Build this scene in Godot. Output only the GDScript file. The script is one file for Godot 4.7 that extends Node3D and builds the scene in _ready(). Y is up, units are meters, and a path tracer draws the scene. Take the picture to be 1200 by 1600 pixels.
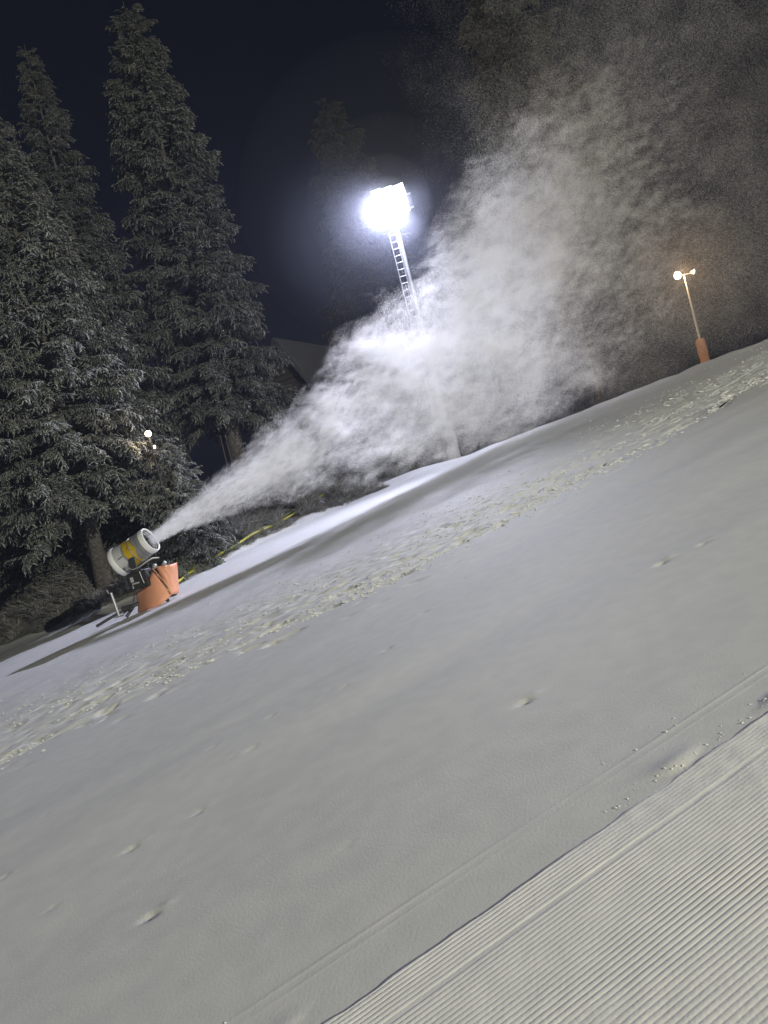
extends Node3D
# A floodlit ski slope at night: a fan gun blows artificial snow across frosted spruces.
# World: x right, y up, z towards the viewer (depth d = -z). The eye is at the origin, 1.5 m over the snow.

const SX := 0.934                      # the fall line (uphill) on the ground plan: (SX, SD) in x and depth
const SD := 0.358
const GX := 0.1495                     # gradient of the slope
const GD := 0.0761

var noise_a := FastNoiseLite.new()
var noise_b := FastNoiseLite.new()
var noise_c := FastNoiseLite.new()
var noise_d := FastNoiseLite.new()
var rng := RandomNumberGenerator.new()
var M := {}
var used := {}

# ------------------------------------------------------------------ naming
func numbered(called: String) -> String:
	if not used.has(called):
		used[called] = 0
		return called
	used[called] += 1
	return "%s_%03d" % [called, used[called]]

func tag(o: Node, label := "", category := "", group := "", kind := "") -> Node:
	if label: o.set_meta("label", label)
	if category: o.set_meta("category", category)
	if group: o.set_meta("group", group)
	if kind: o.set_meta("kind", kind)
	return o

func thing(called: String, label: String, category: String, at: Vector3, turn := 0.0, group := "") -> Node3D:
	var o := Node3D.new()
	o.name = numbered(called)
	add_child(o)
	o.position = at
	o.rotation.y = turn
	tag(o, label, category, group)
	return o

func put(called: String, mesh: Mesh, mat: Material, parent: Node, at := Transform3D()) -> MeshInstance3D:
	var o := MeshInstance3D.new()
	o.name = numbered(called) if parent == self else called
	o.mesh = mesh
	o.material_override = mat
	o.transform = at
	parent.add_child(o, true)
	return o

# ------------------------------------------------------------------ mesh helpers
func tube(pts: Array, radii: Array, sides := 8, closed := true) -> ArrayMesh:
	var v := PackedVector3Array(); var n := PackedVector3Array(); var ix := PackedInt32Array(); var uv := PackedVector2Array()
	var up := Vector3(0.13, 0.97, 0.21).normalized()
	for i in pts.size():
		var p: Vector3 = pts[i]
		var q: Vector3 = pts[mini(i + 1, pts.size() - 1)]
		var o: Vector3 = pts[maxi(i - 1, 0)]
		var dir := (q - o).normalized()
		var side := dir.cross(up)
		if side.length() < 0.15: side = dir.cross(Vector3(1, 0.1, 0))
		side = side.normalized()
		var top := side.cross(dir).normalized()
		up = top
		var r: float = radii[i] if i < radii.size() else radii[-1]
		for k in sides + 1:
			var a := TAU * k / sides
			var w := side * cos(a) + top * sin(a)
			v.append(p + w * r); n.append(w); uv.append(Vector2(float(k) / sides, float(i) / maxf(1.0, pts.size() - 1)))
	for i in pts.size() - 1:
		for k in sides:
			var b := i * (sides + 1) + k
			ix.append_array([b, b + 1, b + sides + 1, b + 1, b + sides + 2, b + sides + 1])
	if closed:
		for e in [0, pts.size() - 1]:
			var q0: Vector3 = pts[0 if e == 0 else e - 1]
			var q1: Vector3 = pts[1 if e == 0 else e]
			var nn := (q0 - q1).normalized() if e == 0 else (q1 - q0).normalized()
			var c := v.size()
			v.append(pts[e]); n.append(nn); uv.append(Vector2.ZERO)
			for k in sides + 1:
				v.append(v[e * (sides + 1) + k]); n.append(nn); uv.append(Vector2.ZERO)
			for k in sides:
				if e == 0: ix.append_array([c, c + 2 + k, c + 1 + k])
				else: ix.append_array([c, c + 1 + k, c + 2 + k])
	return mesh_of(v, n, ix, uv)

func mesh_of(v: PackedVector3Array, n: PackedVector3Array, ix: PackedInt32Array, uv := PackedVector2Array(), col := PackedColorArray()) -> ArrayMesh:
	var a := []
	a.resize(Mesh.ARRAY_MAX)
	a[Mesh.ARRAY_VERTEX] = v
	a[Mesh.ARRAY_NORMAL] = n
	a[Mesh.ARRAY_INDEX] = ix
	if uv.size() == v.size() and uv.size(): a[Mesh.ARRAY_TEX_UV] = uv
	if col.size() == v.size() and col.size(): a[Mesh.ARRAY_COLOR] = col
	var m := ArrayMesh.new()
	m.add_surface_from_arrays(Mesh.PRIMITIVE_TRIANGLES, a)
	return m

func lathe(profile: Array, sides := 40) -> ArrayMesh:      # [z, r] pairs turned about the z axis; v runs along the profile
	var v := PackedVector3Array(); var n := PackedVector3Array(); var ix := PackedInt32Array(); var uv := PackedVector2Array()
	var z0: float = profile[0][0]
	var z1: float = profile[-1][0]
	for i in profile.size():
		var p: Array = profile[i]
		var a: Array = profile[maxi(i - 1, 0)]
		var b: Array = profile[mini(i + 1, profile.size() - 1)]
		var dz: float = b[0] - a[0]
		var dr: float = b[1] - a[1]
		for k in sides + 1:
			var th := TAU * k / sides
			v.append(Vector3(cos(th) * p[1], sin(th) * p[1], p[0]))
			n.append(Vector3(cos(th) * dz, sin(th) * dz, -dr).normalized())
			uv.append(Vector2(float(k) / sides, (p[0] - z0) / (z1 - z0) if absf(z1 - z0) > 0.001 else 0.0))
	for i in profile.size() - 1:
		for k in sides:
			var b := i * (sides + 1) + k
			ix.append_array([b, b + sides + 1, b + 1, b + 1, b + sides + 1, b + sides + 2])
	return mesh_of(v, n, ix, uv)

func box(size: Vector3, bevel := 0.0) -> ArrayMesh:
	var h := size / 2
	var c := minf(bevel, minf(h.x, minf(h.y, h.z)) * 0.9)
	var st := SurfaceTool.new()
	st.begin(Mesh.PRIMITIVE_TRIANGLES)
	st.set_smooth_group(-1)
	var f := func(a: Vector3, b: Vector3, cc: Vector3, d: Vector3):
		var mid := (a + b + cc + d) / 4
		var q := [a, b, cc, a, cc, d]
		if (b - a).cross(cc - a).dot(mid) > 0: q = [a, cc, b, a, d, cc]
		for p in q: st.add_vertex(p)
	for ax in 3:
		var u := (ax + 1) % 3
		var w := (ax + 2) % 3
		for sg in [-1.0, 1.0]:
			var quad := []
			for k in [[-1, -1], [1, -1], [1, 1], [-1, 1]]:
				var p := Vector3.ZERO
				p[ax] = sg * h[ax]; p[u] = k[0] * (h[u] - c); p[w] = k[1] * (h[w] - c)
				quad.append(p)
			f.call(quad[0], quad[1], quad[2], quad[3])
			if c > 0:
				for s2 in [-1.0, 1.0]:
					var a := Vector3.ZERO; var b := Vector3.ZERO
					a[ax] = sg * h[ax]; a[u] = s2 * (h[u] - c); a[w] = -(h[w] - c)
					b = a; b[w] = h[w] - c
					var d := Vector3.ZERO; var e := Vector3.ZERO
					d[ax] = sg * (h[ax] - c); d[u] = s2 * h[u]; d[w] = -(h[w] - c)
					e = d; e[w] = h[w] - c
					f.call(a, b, e, d)
	if c > 0:
		for i in 8:
			var sg := Vector3(1 if i & 1 else -1, 1 if i & 2 else -1, 1 if i & 4 else -1)
			var p := [Vector3(h.x, h.y - c, h.z - c) * sg, Vector3(h.x - c, h.y, h.z - c) * sg, Vector3(h.x - c, h.y - c, h.z) * sg]
			if (p[1] - p[0]).cross(p[2] - p[0]).dot(sg) > 0: p = [p[0], p[2], p[1]]
			for q in p: st.add_vertex(q)
	st.generate_normals()
	return st.commit()

func at(p: Vector3, b := Basis()) -> Transform3D:
	return Transform3D(b, p)

func along(dir: Vector3) -> Basis:                          # a basis whose z axis runs along dir
	var z := dir.normalized()
	var x := Vector3.UP.cross(z)
	if x.length() < 0.01: x = Vector3.RIGHT
	x = x.normalized()
	return Basis(x, z.cross(x), z)

func curve(table: Array, x: float) -> float:
	if x <= table[0][0]: return table[0][1]
	for i in table.size() - 1:
		if x <= table[i + 1][0]:
			var k: float = (x - table[i][0]) / (table[i + 1][0] - table[i][0])
			return lerpf(table[i][1], table[i + 1][1], k * k * (3 - 2 * k) * 0.5 + k * 0.5)
	return table[-1][1]

# ------------------------------------------------------------------ the slope
const EDGE := [[-30, 33.0], [-4, 32.0], [0, 28.0], [3, 26.6], [7, 28.0], [11, 28.5], [14, 27.0], [17, 23.5], [20, 18.4], [26, 17.2], [60, 17.2]]
const RUT := [[-30, 12.0], [-2, 9.1], [0, 9.2], [2.6, 8.6], [5, 8.9], [8, 9.6], [12, 10.6], [16, 12.0], [30, 13.0]]
const DENTS := [[1.97, 5.80, 0.09], [1.45, 5.38, 0.06], [1.36, 5.51, 0.06], [3.94, 4.30, 0.1], [3.61, 4.38, 0.12], [0.67, 5.11, 0.07], [0.47, 5.58, 0.07], [0.54, 5.15, 0.05], [0.22, 4.55, 0.07],
	[-0.16, 4.56, 0.09], [-0.12, 3.63, 0.1], [-0.57, 4.35, 0.06], [1.87, 3.55, 0.1], [0.92, 5.62, 0.08], [2.6, 6.4, 0.08], [3.3, 6.9, 0.07], [2.2, 6.9, 0.06], [4.6, 5.6, 0.1], [5.4, 6.3, 0.09], [3.9, 7.2, 0.06], [1.1, 6.6, 0.05], [-0.7, 6.1, 0.06], [-0.3, 6.7, 0.05], [0.7, 3.2, 0.05], [5.0, 7.4, 0.08], [6.2, 7.0, 0.07], [-0.9, 5.2, 0.07]]

func plan(s: float, t: float) -> Vector2:                   # (x, depth)
	return Vector2(SX * s - SD * t, SD * s + SX * t)

func height(s: float, t: float, fine := true) -> float:
	var p := plan(s, t)
	var y := -1.5 + GX * p.x + GD * p.y
	var e := curve(EDGE, s)
	var past := t - e
	if past > -3.0:
		var left := smoothstep(12.5, 7.5, s)
		var k := maxf(0.0, past)
		var bank := minf(k * 0.34, 1.5) + minf(k, 40.0) * 0.015
		var drop := -0.075 * k + 0.42 * exp(-pow((past - 3.4) / 0.9, 2)) * smoothstep(8.0, 10.0, s) * smoothstep(17.0, 13.0, s)
		drop += 0.22 * exp(-pow((past - 3.0) / 1.4, 2)) * smoothstep(19.0, 21.0, s) * (0.55 + 0.9 * noise_b.get_noise_2d(s * 6.0, 3.0))
		y += lerpf(drop, bank, left)
		y += smoothstep(-0.6, 1.5, past) * left * noise_b.get_noise_2d(s * 9.0, t * 9.0) * 0.12
		y += exp(-pow(past / 0.7, 2)) * 0.07 * (0.6 + noise_b.get_noise_2d(s * 7.0, t * 7.0))
	if not fine: return y
	# broad swells and wind streaks drawn out along the fall line
	y += noise_a.get_noise_2d(s * 3.0, t * 7.0) * 0.026 * smoothstep(2.3, 4.5, t)
	y += noise_b.get_noise_2d(s * 2.2, t * 16.0) * 0.008 * smoothstep(2.4, 3.4, t)
	if t < 2.33:
		# corduroy pressed by a groomer: round ribs, narrow grooves
		var rim := rag(s)
		var on := smoothstep(rim, rim - 0.012, t)
		var wob := 0.004 * noise_b.get_noise_2d(s * 5.0, t * 2.0)
		var crumb := noise_c.get_noise_2d(s * 30.0, t * 30.0)
		var worn := smoothstep(0.12, 0.45, noise_b.get_noise_2d(s * 7.0 + 40.0, t * 30.0))
		var rib := pow(absf(sin(PI * (t + wob) / 0.0195)), 0.4)
		rib *= (0.0024 + 0.001 * noise_b.get_noise_2d(s * 4.0, t * 40.0)) * (1.0 - 0.6 * worn)
		var seam := -0.0022 * (0.4 + 0.6 * smoothstep(-0.3, 0.3, noise_b.get_noise_1d(s * 4.0 + 20.0))) * exp(-pow((t + wob - 2.115 - 0.004 * noise_c.get_noise_1d(s * 9.0)) / 0.009, 2))
		y += on * (rib + 0.004 + seam + crumb * 0.0011 * (1.0 + 2.0 * worn) + 0.0016 * noise_c.get_noise_2d(s * 160.0, t * 160.0) * (0.5 + worn))
	if t > 2.2 and t < 2.9:
		var l1 := 2.575 + 0.03 * noise_b.get_noise_1d(s * 2.5)
		var lit := smoothstep(0.0, 0.4, noise_b.get_noise_1d(s * 5.0 + 90.0))
		y += (0.0022 * exp(-pow((t - l1) / 0.008, 2)) + 0.0012 * exp(-pow((t - l1 + 0.05) / 0.007, 2))) * lit
		y += 0.02 * maxf(0.0, noise_c.get_noise_2d(s * 22.0, t * 22.0) - 0.22) * exp(-pow((t - 2.33) / 0.07, 2)) * 3.0
	if t > 2.9 and t < 8.0:
		for q in DENTS:
			var ds: float = s - q[0]
			var dt: float = t - q[1]
			if absf(ds) < 0.6 and absf(dt) < 0.4:
				var r: float = q[2]
				r *= 0.42
				y -= 0.5 * r * exp(-(ds * ds * 0.7 + dt * dt * 1.6) / (r * r) * 1.8)
				y += 0.22 * r * exp(-(pow(ds - 1.3 * r, 2) * 0.6 + pow(dt - 0.4 * r, 2) * 1.5) / (r * r) * 1.8)
	var rut := curve(RUT, s)
	if t > rut - 1.6 and t < 22.0:
		# the churned band where machines and skiers cut the old snow up
		var w := smoothstep(rut - 0.12, rut + 0.35, t + 0.35 * noise_b.get_noise_1d(s * 5.0)) * smoothstep(rut + 8.0, rut + 4.0, t)
		var strong := 0.4 + 0.6 * smoothstep(rut + 5.0, rut + 1.0, t)
		var n1 := 1.0 - absf(noise_a.get_noise_2d(s * 24.0, t * 60.0)) * 2.2
		var n2 := noise_c.get_noise_2d(s * 20.0, t * 32.0)
		var n3 := noise_c.get_noise_2d(s * 52.0 + 7.0, t * 70.0)
		y += w * strong * (0.014 * n1 + 0.017 * n2 + 0.015 * n3 - 0.012)
		y -= 0.03 * exp(-pow((t - rut - 0.1 * noise_c.get_noise_1d(s * 6.0)) / 0.07, 2)) * smoothstep(-0.25, 0.2, noise_b.get_noise_1d(s * 7.0))
		y -= 0.035 * exp(-pow((t - rut - 1.35 - 0.07 * noise_c.get_noise_1d(s * 5.0 + 30.0)) / 0.07, 2)) * smoothstep(-0.2, 0.2, noise_b.get_noise_1d(s * 5.0 + 60.0))
		var spot := noise_c.get_noise_2d(s * 26.0 + 300.0, t * 40.0)
		y -= 0.14 * maxf(0.0, spot - 0.26) * smoothstep(rut - 1.3, rut, t) * smoothstep(rut + 4.5, rut + 0.5, t)
	if t > rut + 4.0: y += noise_c.get_noise_2d(s * 9.0, t * 11.0) * 0.018
	return y

func ground(x: float, d: float) -> float:
	return height(SX * x + SD * d, -SD * x + SX * d, false)

func steps(parts: Array) -> PackedFloat32Array:             # [[from, to, step], ...] joined into one list
	var out := PackedFloat32Array()
	for p in parts:
		var n := maxi(1, roundi((p[1] - p[0]) / p[2]))
		for i in n: out.append(lerpf(p[0], p[1], float(i) / n))
	out.append(parts[-1][1])
	return out

func rag(s: float) -> float:                                 # the crumbled rim of the groomed strip
	return 2.285 + 0.012 * noise_c.get_noise_1d(s * 90.0) + 0.006 * noise_b.get_noise_1d(s * 14.0)

func border(s: float, t: float, how: int) -> float:           # bends a sheet's grid so that its rim runs where one kind of snow ends
	if how == 0: return t
	if how == 3: return t + curve(EDGE, s) + 0.5 * noise_b.get_noise_1d(s * 12.0)
	var b1 := curve(RUT, s) - 0.1 + 0.3 * noise_b.get_noise_1d(s * 5.0) + 0.12 * noise_c.get_noise_1d(s * 20.0)
	var b2 := 17.2 + 1.0 * noise_b.get_noise_1d(s * 3.0) + 0.5 * noise_c.get_noise_1d(s * 9.0) - 1.5 * smoothstep(10.0, 18.0, s)
	if t < 2.7:
		var rim := rag(s) + 0.003
		if how == 1: return lerpf(rim, 2.7, (t - 2.33) / 0.37)
		return t if t < 2.2 else lerpf(2.2, rim, (t - 2.2) / 0.13)
	if how == 1: return t if t < 5.8 else lerpf(5.8, b1, (t - 5.8) / 1.2)
	if how == 2: return lerpf(b1, b2, (t - 7.0) / 12.0)
	return t if t > 24.0 else lerpf(b2, 24.0, (t - 19.0) / 5.0)

func sheet(called: String, ss: PackedFloat32Array, ts: PackedFloat32Array, label: String, mat: Material, follow := 0, lift := 0.0) -> void:
	var v := PackedVector3Array(); var n := PackedVector3Array(); var ix := PackedInt32Array()
	var w := ts.size()
	var hgt := ss.size()
	v.resize(w * hgt); n.resize(w * hgt)
	for i in hgt:
		for j in w:
			var t := border(ss[i], ts[j], follow)
			var p := plan(ss[i], t)
			v[i * w + j] = Vector3(p.x, height(ss[i], t) + lift, -p.y)
	for i in hgt:
		for j in w:
			var a := v[mini(i + 1, hgt - 1) * w + j] - v[maxi(i - 1, 0) * w + j]
			var b := v[i * w + mini(j + 1, w - 1)] - v[i * w + maxi(j - 1, 0)]
			var c := a.cross(b).normalized()
			n[i * w + j] = c if c.y > 0 else -c
	ix.resize((w - 1) * (hgt - 1) * 6)
	var k := 0
	for i in hgt - 1:
		for j in w - 1:
			var b := i * w + j
			ix[k] = b; ix[k + 1] = b + w; ix[k + 2] = b + 1
			ix[k + 3] = b + 1; ix[k + 4] = b + w; ix[k + 5] = b + w + 1
			k += 6
	var q := (v[w] - v[0]).cross(v[1] - v[0])
	if q.y > 0:
		for m in range(0, ix.size(), 3):
			var z := ix[m + 1]
			ix[m + 1] = ix[m + 2]
			ix[m + 2] = z
	tag(put(called, mesh_of(v, n, ix), mat, self), label, "", "", "structure")

# ------------------------------------------------------------------ materials
func mat(color: Color, rough := 0.8, metal := 0.0) -> StandardMaterial3D:      # linear base colour
	var m := StandardMaterial3D.new()
	m.albedo_color = color.linear_to_srgb()
	m.roughness = rough
	m.metallic = metal
	return m

func noise_tex(freq: float, seed_: int, size := 512, octaves := 4) -> NoiseTexture2D:
	var f := FastNoiseLite.new()
	f.seed = seed_
	f.noise_type = FastNoiseLite.TYPE_SIMPLEX_SMOOTH
	f.frequency = freq
	f.fractal_octaves = octaves
	var t := NoiseTexture2D.new()
	t.width = size; t.height = size
	t.seamless = true
	t.noise = f
	return t

func ramp(t: NoiseTexture2D, a: Color, b: Color) -> NoiseTexture2D:
	var g := Gradient.new()
	g.set_color(0, a.linear_to_srgb()); g.set_color(1, b.linear_to_srgb())
	t.color_ramp = g
	return t

func grained(m: StandardMaterial3D, scale: float, a: Color, b: Color, seed_: int, relief := 0.0) -> StandardMaterial3D:
	m.albedo_color = Color.WHITE
	m.albedo_texture = ramp(noise_tex(0.02, seed_, 256), a, b)
	m.uv1_triplanar = true
	m.uv1_world_triplanar = true
	m.uv1_scale = Vector3.ONE * scale
	if relief > 0:
		m.heightmap_enabled = true
		m.heightmap_texture = noise_tex(0.03, seed_ + 7, 256)
		m.heightmap_scale = relief
	return m

func snow_mat(c: Color) -> StandardMaterial3D:
	var m := mat(c, 0.75)
	if not M.has("snow_tone"):
		M.snow_tone = ramp(noise_tex(0.012, 21, 1024, 6), Color(0.86, 0.87, 0.88), Color(1, 1, 1))
		M.snow_grain = noise_tex(0.16, 22, 1024, 4)
	m.albedo_texture = M.snow_tone
	m.uv1_triplanar = true
	m.uv1_world_triplanar = true
	m.uv1_scale = Vector3.ONE * 0.37
	m.heightmap_enabled = true
	m.heightmap_texture = M.snow_grain
	m.heightmap_scale = 0.08
	return m

func materials() -> void:
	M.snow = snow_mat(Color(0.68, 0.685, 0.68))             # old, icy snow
	M.pale_snow = snow_mat(Color(0.88, 0.88, 0.86))         # groomed strip and near slope, a paler base colour
	M.turf = grained(mat(Color.WHITE, 0.95), 0.8, Color(0.05, 0.046, 0.036), Color(0.4, 0.4, 0.39), 71, 3.0)
	M.spray = mat(Color(0.97, 0.97, 0.98), 0.9)
	M.spray.backlight_enabled = true
	M.spray.backlight = Color(1, 1, 1)
	M.needles = mat(Color.WHITE, 0.85)
	M.needles.vertex_color_use_as_albedo = true
	M.bark = grained(mat(Color.WHITE, 0.95), 1.3, Color(0.05, 0.045, 0.04), Color(0.17, 0.155, 0.14), 31, 3.0)
	M.twig = mat(Color(0.09, 0.075, 0.06), 0.9)
	M.steel = grained(mat(Color.WHITE, 0.45, 0.7), 3.0, Color(0.4, 0.41, 0.43), Color(0.55, 0.56, 0.58), 41)
	M.dark_steel = mat(Color(0.06, 0.062, 0.068), 0.5, 0.4)
	M.black = mat(Color(0.018, 0.018, 0.02), 0.5)
	M.white_paint = mat(Color(0.78, 0.79, 0.8), 0.35)
	M.grey_paint = mat(Color(0.36, 0.37, 0.38), 0.4)
	M.orange = grained(mat(Color.WHITE, 0.55), 5.0, Color(0.76, 0.33, 0.19), Color(0.84, 0.42, 0.27), 51, 0.3)
	M.dull_orange = grained(mat(Color.WHITE, 0.7), 3.0, Color(0.42, 0.2, 0.12), Color(0.52, 0.3, 0.21), 53, 0.4)  # pad orange dulled to stand for the mist before it; also the strap
	M.faded_grey = grained(mat(Color.WHITE, 0.8), 3.0, Color(0.28, 0.26, 0.24), Color(0.5, 0.46, 0.42), 54, 0.4)
	M.hose = mat(Color(0.55, 0.53, 0.06), 0.5)
	M.hose_green = mat(Color(0.16, 0.2, 0.05), 0.5)
	M.wood = grained(mat(Color.WHITE, 0.9), 1.5, Color(0.035, 0.026, 0.02), Color(0.085, 0.066, 0.052), 61, 0.8)
	M.roof = grained(mat(Color.WHITE, 0.9), 1.2, Color(0.045, 0.045, 0.05), Color(0.1, 0.1, 0.11), 62, 1.0)
	M.lamp_white = glow(Color(1, 0.99, 0.96), 14.0)
	M.lamp_warm = glow(Color(1, 0.83, 0.6), 30.0)
	M.lamp_far = glow(Color(1, 0.8, 0.5), 250.0)
	M.lamp_small = glow(Color(1, 0.87, 0.72), 10.0)

func glow(c: Color, power: float) -> StandardMaterial3D:
	var m := mat(Color(0.9, 0.9, 0.9), 0.4)
	m.emission_enabled = true
	m.emission = c
	m.emission_energy_multiplier = power
	return m

func lamp_light(parent: Node3D, where: Vector3, color: Color, energy: float, size: float) -> void:
	var l := OmniLight3D.new()
	l.name = "lamp_light"
	l.light_color = color
	l.light_energy = energy
	l.light_size = size
	l.omni_range = 200.0
	l.omni_attenuation = 2.0
	l.shadow_enabled = true
	l.position = where
	parent.add_child(l, true)

# ------------------------------------------------------------------ trees
func cone(st: Dictionary, a: Vector3, b: Vector3, c: Vector3, ra: float, rb: float, ca: Color, cb: Color) -> void:   # a needle-clad twiglet: three-sided, thick in the middle, thin at its tip
	var base: int = st.v.size()
	var dir := (c - a).normalized()
	var x := dir.cross(Vector3(0.3, 1, 0.2)).normalized()
	var y := x.cross(dir)
	for ring in [[a, ra, ca], [b, rb, cb]]:
		for k in 3:
			var w: Vector3 = x * cos(TAU * k / 3.0) + y * sin(TAU * k / 3.0)
			st.v.append(ring[0] + w * ring[1]); st.n.append(w); st.c.append(ring[2])
	st.v.append(c); st.n.append(dir); st.c.append(cb)
	for k in 3:
		var k2 := (k + 1) % 3
		st.i.append_array([base + k, base + k2, base + 3 + k, base + k2, base + 3 + k2, base + 3 + k, base + 3 + k, base + 3 + k2, base + 6])

func spray_mesh(seed_: int, frost: float, droop: float) -> ArrayMesh:       # one flat spray of a spruce bough, 0.6 m along +z, hoar frost on many twiglets
	var r := RandomNumberGenerator.new()
	r.seed = seed_
	var st := {"v": PackedVector3Array(), "n": PackedVector3Array(), "c": PackedColorArray(), "i": PackedInt32Array()}
	var green := Color(0.034, 0.04, 0.03)
	var rime := Color(0.34, 0.35, 0.345)
	var p := Vector3.ZERO
	for k in 7:
		var z := 0.6 * (k + 1) / 7.0
		var q := Vector3(r.randf_range(-0.02, 0.02), -droop * z * z * 0.9 + r.randf_range(-0.01, 0.01), z)
		var f := clampf(frost + r.randf_range(-0.35, 0.35), 0, 1)
		cone(st, p, p.lerp(q, 0.6), q + (q - p) * 0.35, 0.018, 0.026, green.lerp(rime, f * 0.5), green.lerp(rime, f))
		for side in [-1.0, 1.0]:
			if r.randf() < 0.1: continue
			var len := (0.26 - 0.2 * absf(z - 0.22)) * r.randf_range(0.6, 1.2)
			var d := Vector3(side * r.randf_range(0.6, 1.0), r.randf_range(-0.5, 0.12) - droop * 0.5, r.randf_range(0.35, 0.85)).normalized()
			var e := q + d * len + Vector3(0, -droop * len * 0.5, 0)
			var m := q + d * len * 0.5
			f = clampf(frost + r.randf_range(-0.45, 0.45), 0, 1)
			cone(st, q, m, e, 0.013, 0.027, green.lerp(rime, f * 0.4), green.lerp(rime, f))
			for h in 2:
				if r.randf() < 0.35: continue
				var d2 := (d + Vector3(r.randf_range(-0.8, 0.8), r.randf_range(-0.9, 0.2), r.randf_range(-0.3, 0.8))).normalized()
				var b := q.lerp(e, 0.35 + 0.3 * h)
				f = clampf(frost + r.randf_range(-0.4, 0.5), 0, 1)
				cone(st, b, b + d2 * len * 0.3, b + d2 * len * 0.6, 0.01, 0.023, green.lerp(rime, f * 0.5), green.lerp(rime, f))
		p = q
	return mesh_of(st.v, st.n, st.i, PackedVector2Array(), st.c)

func spruce(called: String, label: String, x: float, d: float, tip_y: float, o: Dictionary) -> void:
	var r := RandomNumberGenerator.new()
	r.seed = o.seed
	var y0 := ground(x, d) - 0.1
	var root := thing(called, label, "tree", Vector3(x, y0, -d), 0.0, o.get("group", ""))
	var H := tip_y - y0
	var R: float = o.radius
	var low: float = o.get("low", 0.08)
	var pts := []
	var rad := []
	for i in 13:
		var k := i / 12.0
		pts.append(Vector3(noise_b.get_noise_2d(k * 60.0, o.seed * 13.0) * 0.15 * k, H * k, noise_b.get_noise_2d(k * 60.0, o.seed * 13.0 + 50.0) * 0.15 * k))
		rad.append(lerpf(o.get("trunk", 0.24), 0.012, pow(k, 0.85)) * (1.25 if i == 0 else 1.0))
	put("trunk", tube(pts, rad, 12), o.get("bark", M.bark), root)
	var limbs := SurfaceTool.new()
	limbs.begin(Mesh.PRIMITIVE_TRIANGLES)
	var places := [[], [], []]
	var tints := [[], [], []]
	var h := low
	var dense: float = o.get("dense", 1.0)
	while h < 0.985:
		var n := 4 + int(round(4.0 * (1.0 - h) + r.randf()))
		var a0 := r.randf() * TAU
		for b in n:
			var hh := clampf(h + r.randf_range(-0.012, 0.012), 0.0, 0.99)
			var L: float = R * pow(1.0 - hh, o.get("power", 0.72)) * r.randf_range(0.62, 1.12) * smoothstep(low - 0.12, low + 0.1, hh + 0.05) + 0.12
			var th := a0 + TAU * b / n + r.randf_range(-0.3, 0.3)
			var out := Vector3(cos(th), 0, sin(th))
			var rise := lerpf(-0.34, 0.42, pow(hh, 0.8)) + r.randf_range(-0.12, 0.12)
			var start := Vector3(0, H * hh, 0)
			var line := []
			for i in 5:
				var k := i / 4.0
				line.append(start + out * L * k * (1.0 - 0.12 * k) + Vector3(0, L * (rise * k - (0.42 - 0.3 * hh) * k * k + 0.16 * k * k * k), 0))
			if L > 0.5: limbs.append_from(tube(line, [0.014 + 0.012 * L, 0.006 + 0.01 * L, 0.008 + 0.003 * L, 0.008, 0.004], 4, false), 0, Transform3D())
			var m := int((3.0 + L * 9.0) * dense)
			for i in m:
				var k := pow((i + r.randf()) / m, 0.62)
				k = 0.16 + 0.84 * k
				var f := k * 4.0
				var ii := mini(3, int(f))
				var p0: Vector3 = line[ii]
				var p1: Vector3 = line[ii + 1]
				var p := p0.lerp(p1, f - ii) + Vector3(r.randf_range(-0.06, 0.06), r.randf_range(-0.05, 0.03), r.randf_range(-0.06, 0.06))
				var side := out.cross(Vector3.UP) * r.randf_range(-1.0, 1.0) * (1.15 - 0.5 * k)
				var dir := (out * r.randf_range(0.45, 1.0) + side + Vector3(0, r.randf_range(-0.75, 0.02) + 0.35 * hh, 0)).normalized()
				var sc: float = r.randf_range(0.65, 1.25) * clampf(0.35 + L * 0.4, 0.42, 1.0) * o.get("spray", 1.0)
				var bs := along(dir).rotated(dir, r.randf_range(-0.6, 0.6)).scaled(Vector3.ONE * sc)
				var which := r.randi() % 3
				places[which].append(Transform3D(bs, p))
				var tone: float = r.randf_range(0.55, 1.15) * o.get("tone", 1.0)
				tints[which].append(Color(tone, tone * r.randf_range(0.98, 1.03), tone * r.randf_range(0.94, 1.0)))
		h += o.get("gap", 0.34) / H * r.randf_range(0.8, 1.25)
	put("limbs", limbs.commit(), M.bark, root)
	for w in 3:
		var mm := MultiMesh.new()
		mm.transform_format = MultiMesh.TRANSFORM_3D
		mm.use_colors = true
		mm.mesh = M.sprays[w]
		mm.instance_count = places[w].size()
		for i in places[w].size():
			mm.set_instance_transform(i, places[w][i])
			mm.set_instance_color(i, tints[w][i])
		var c := MultiMeshInstance3D.new()
		c.name = "crown"
		c.set_meta("kind", "stuff")
		c.multimesh = mm
		c.material_override = M.needles
		root.add_child(c, true)

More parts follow.
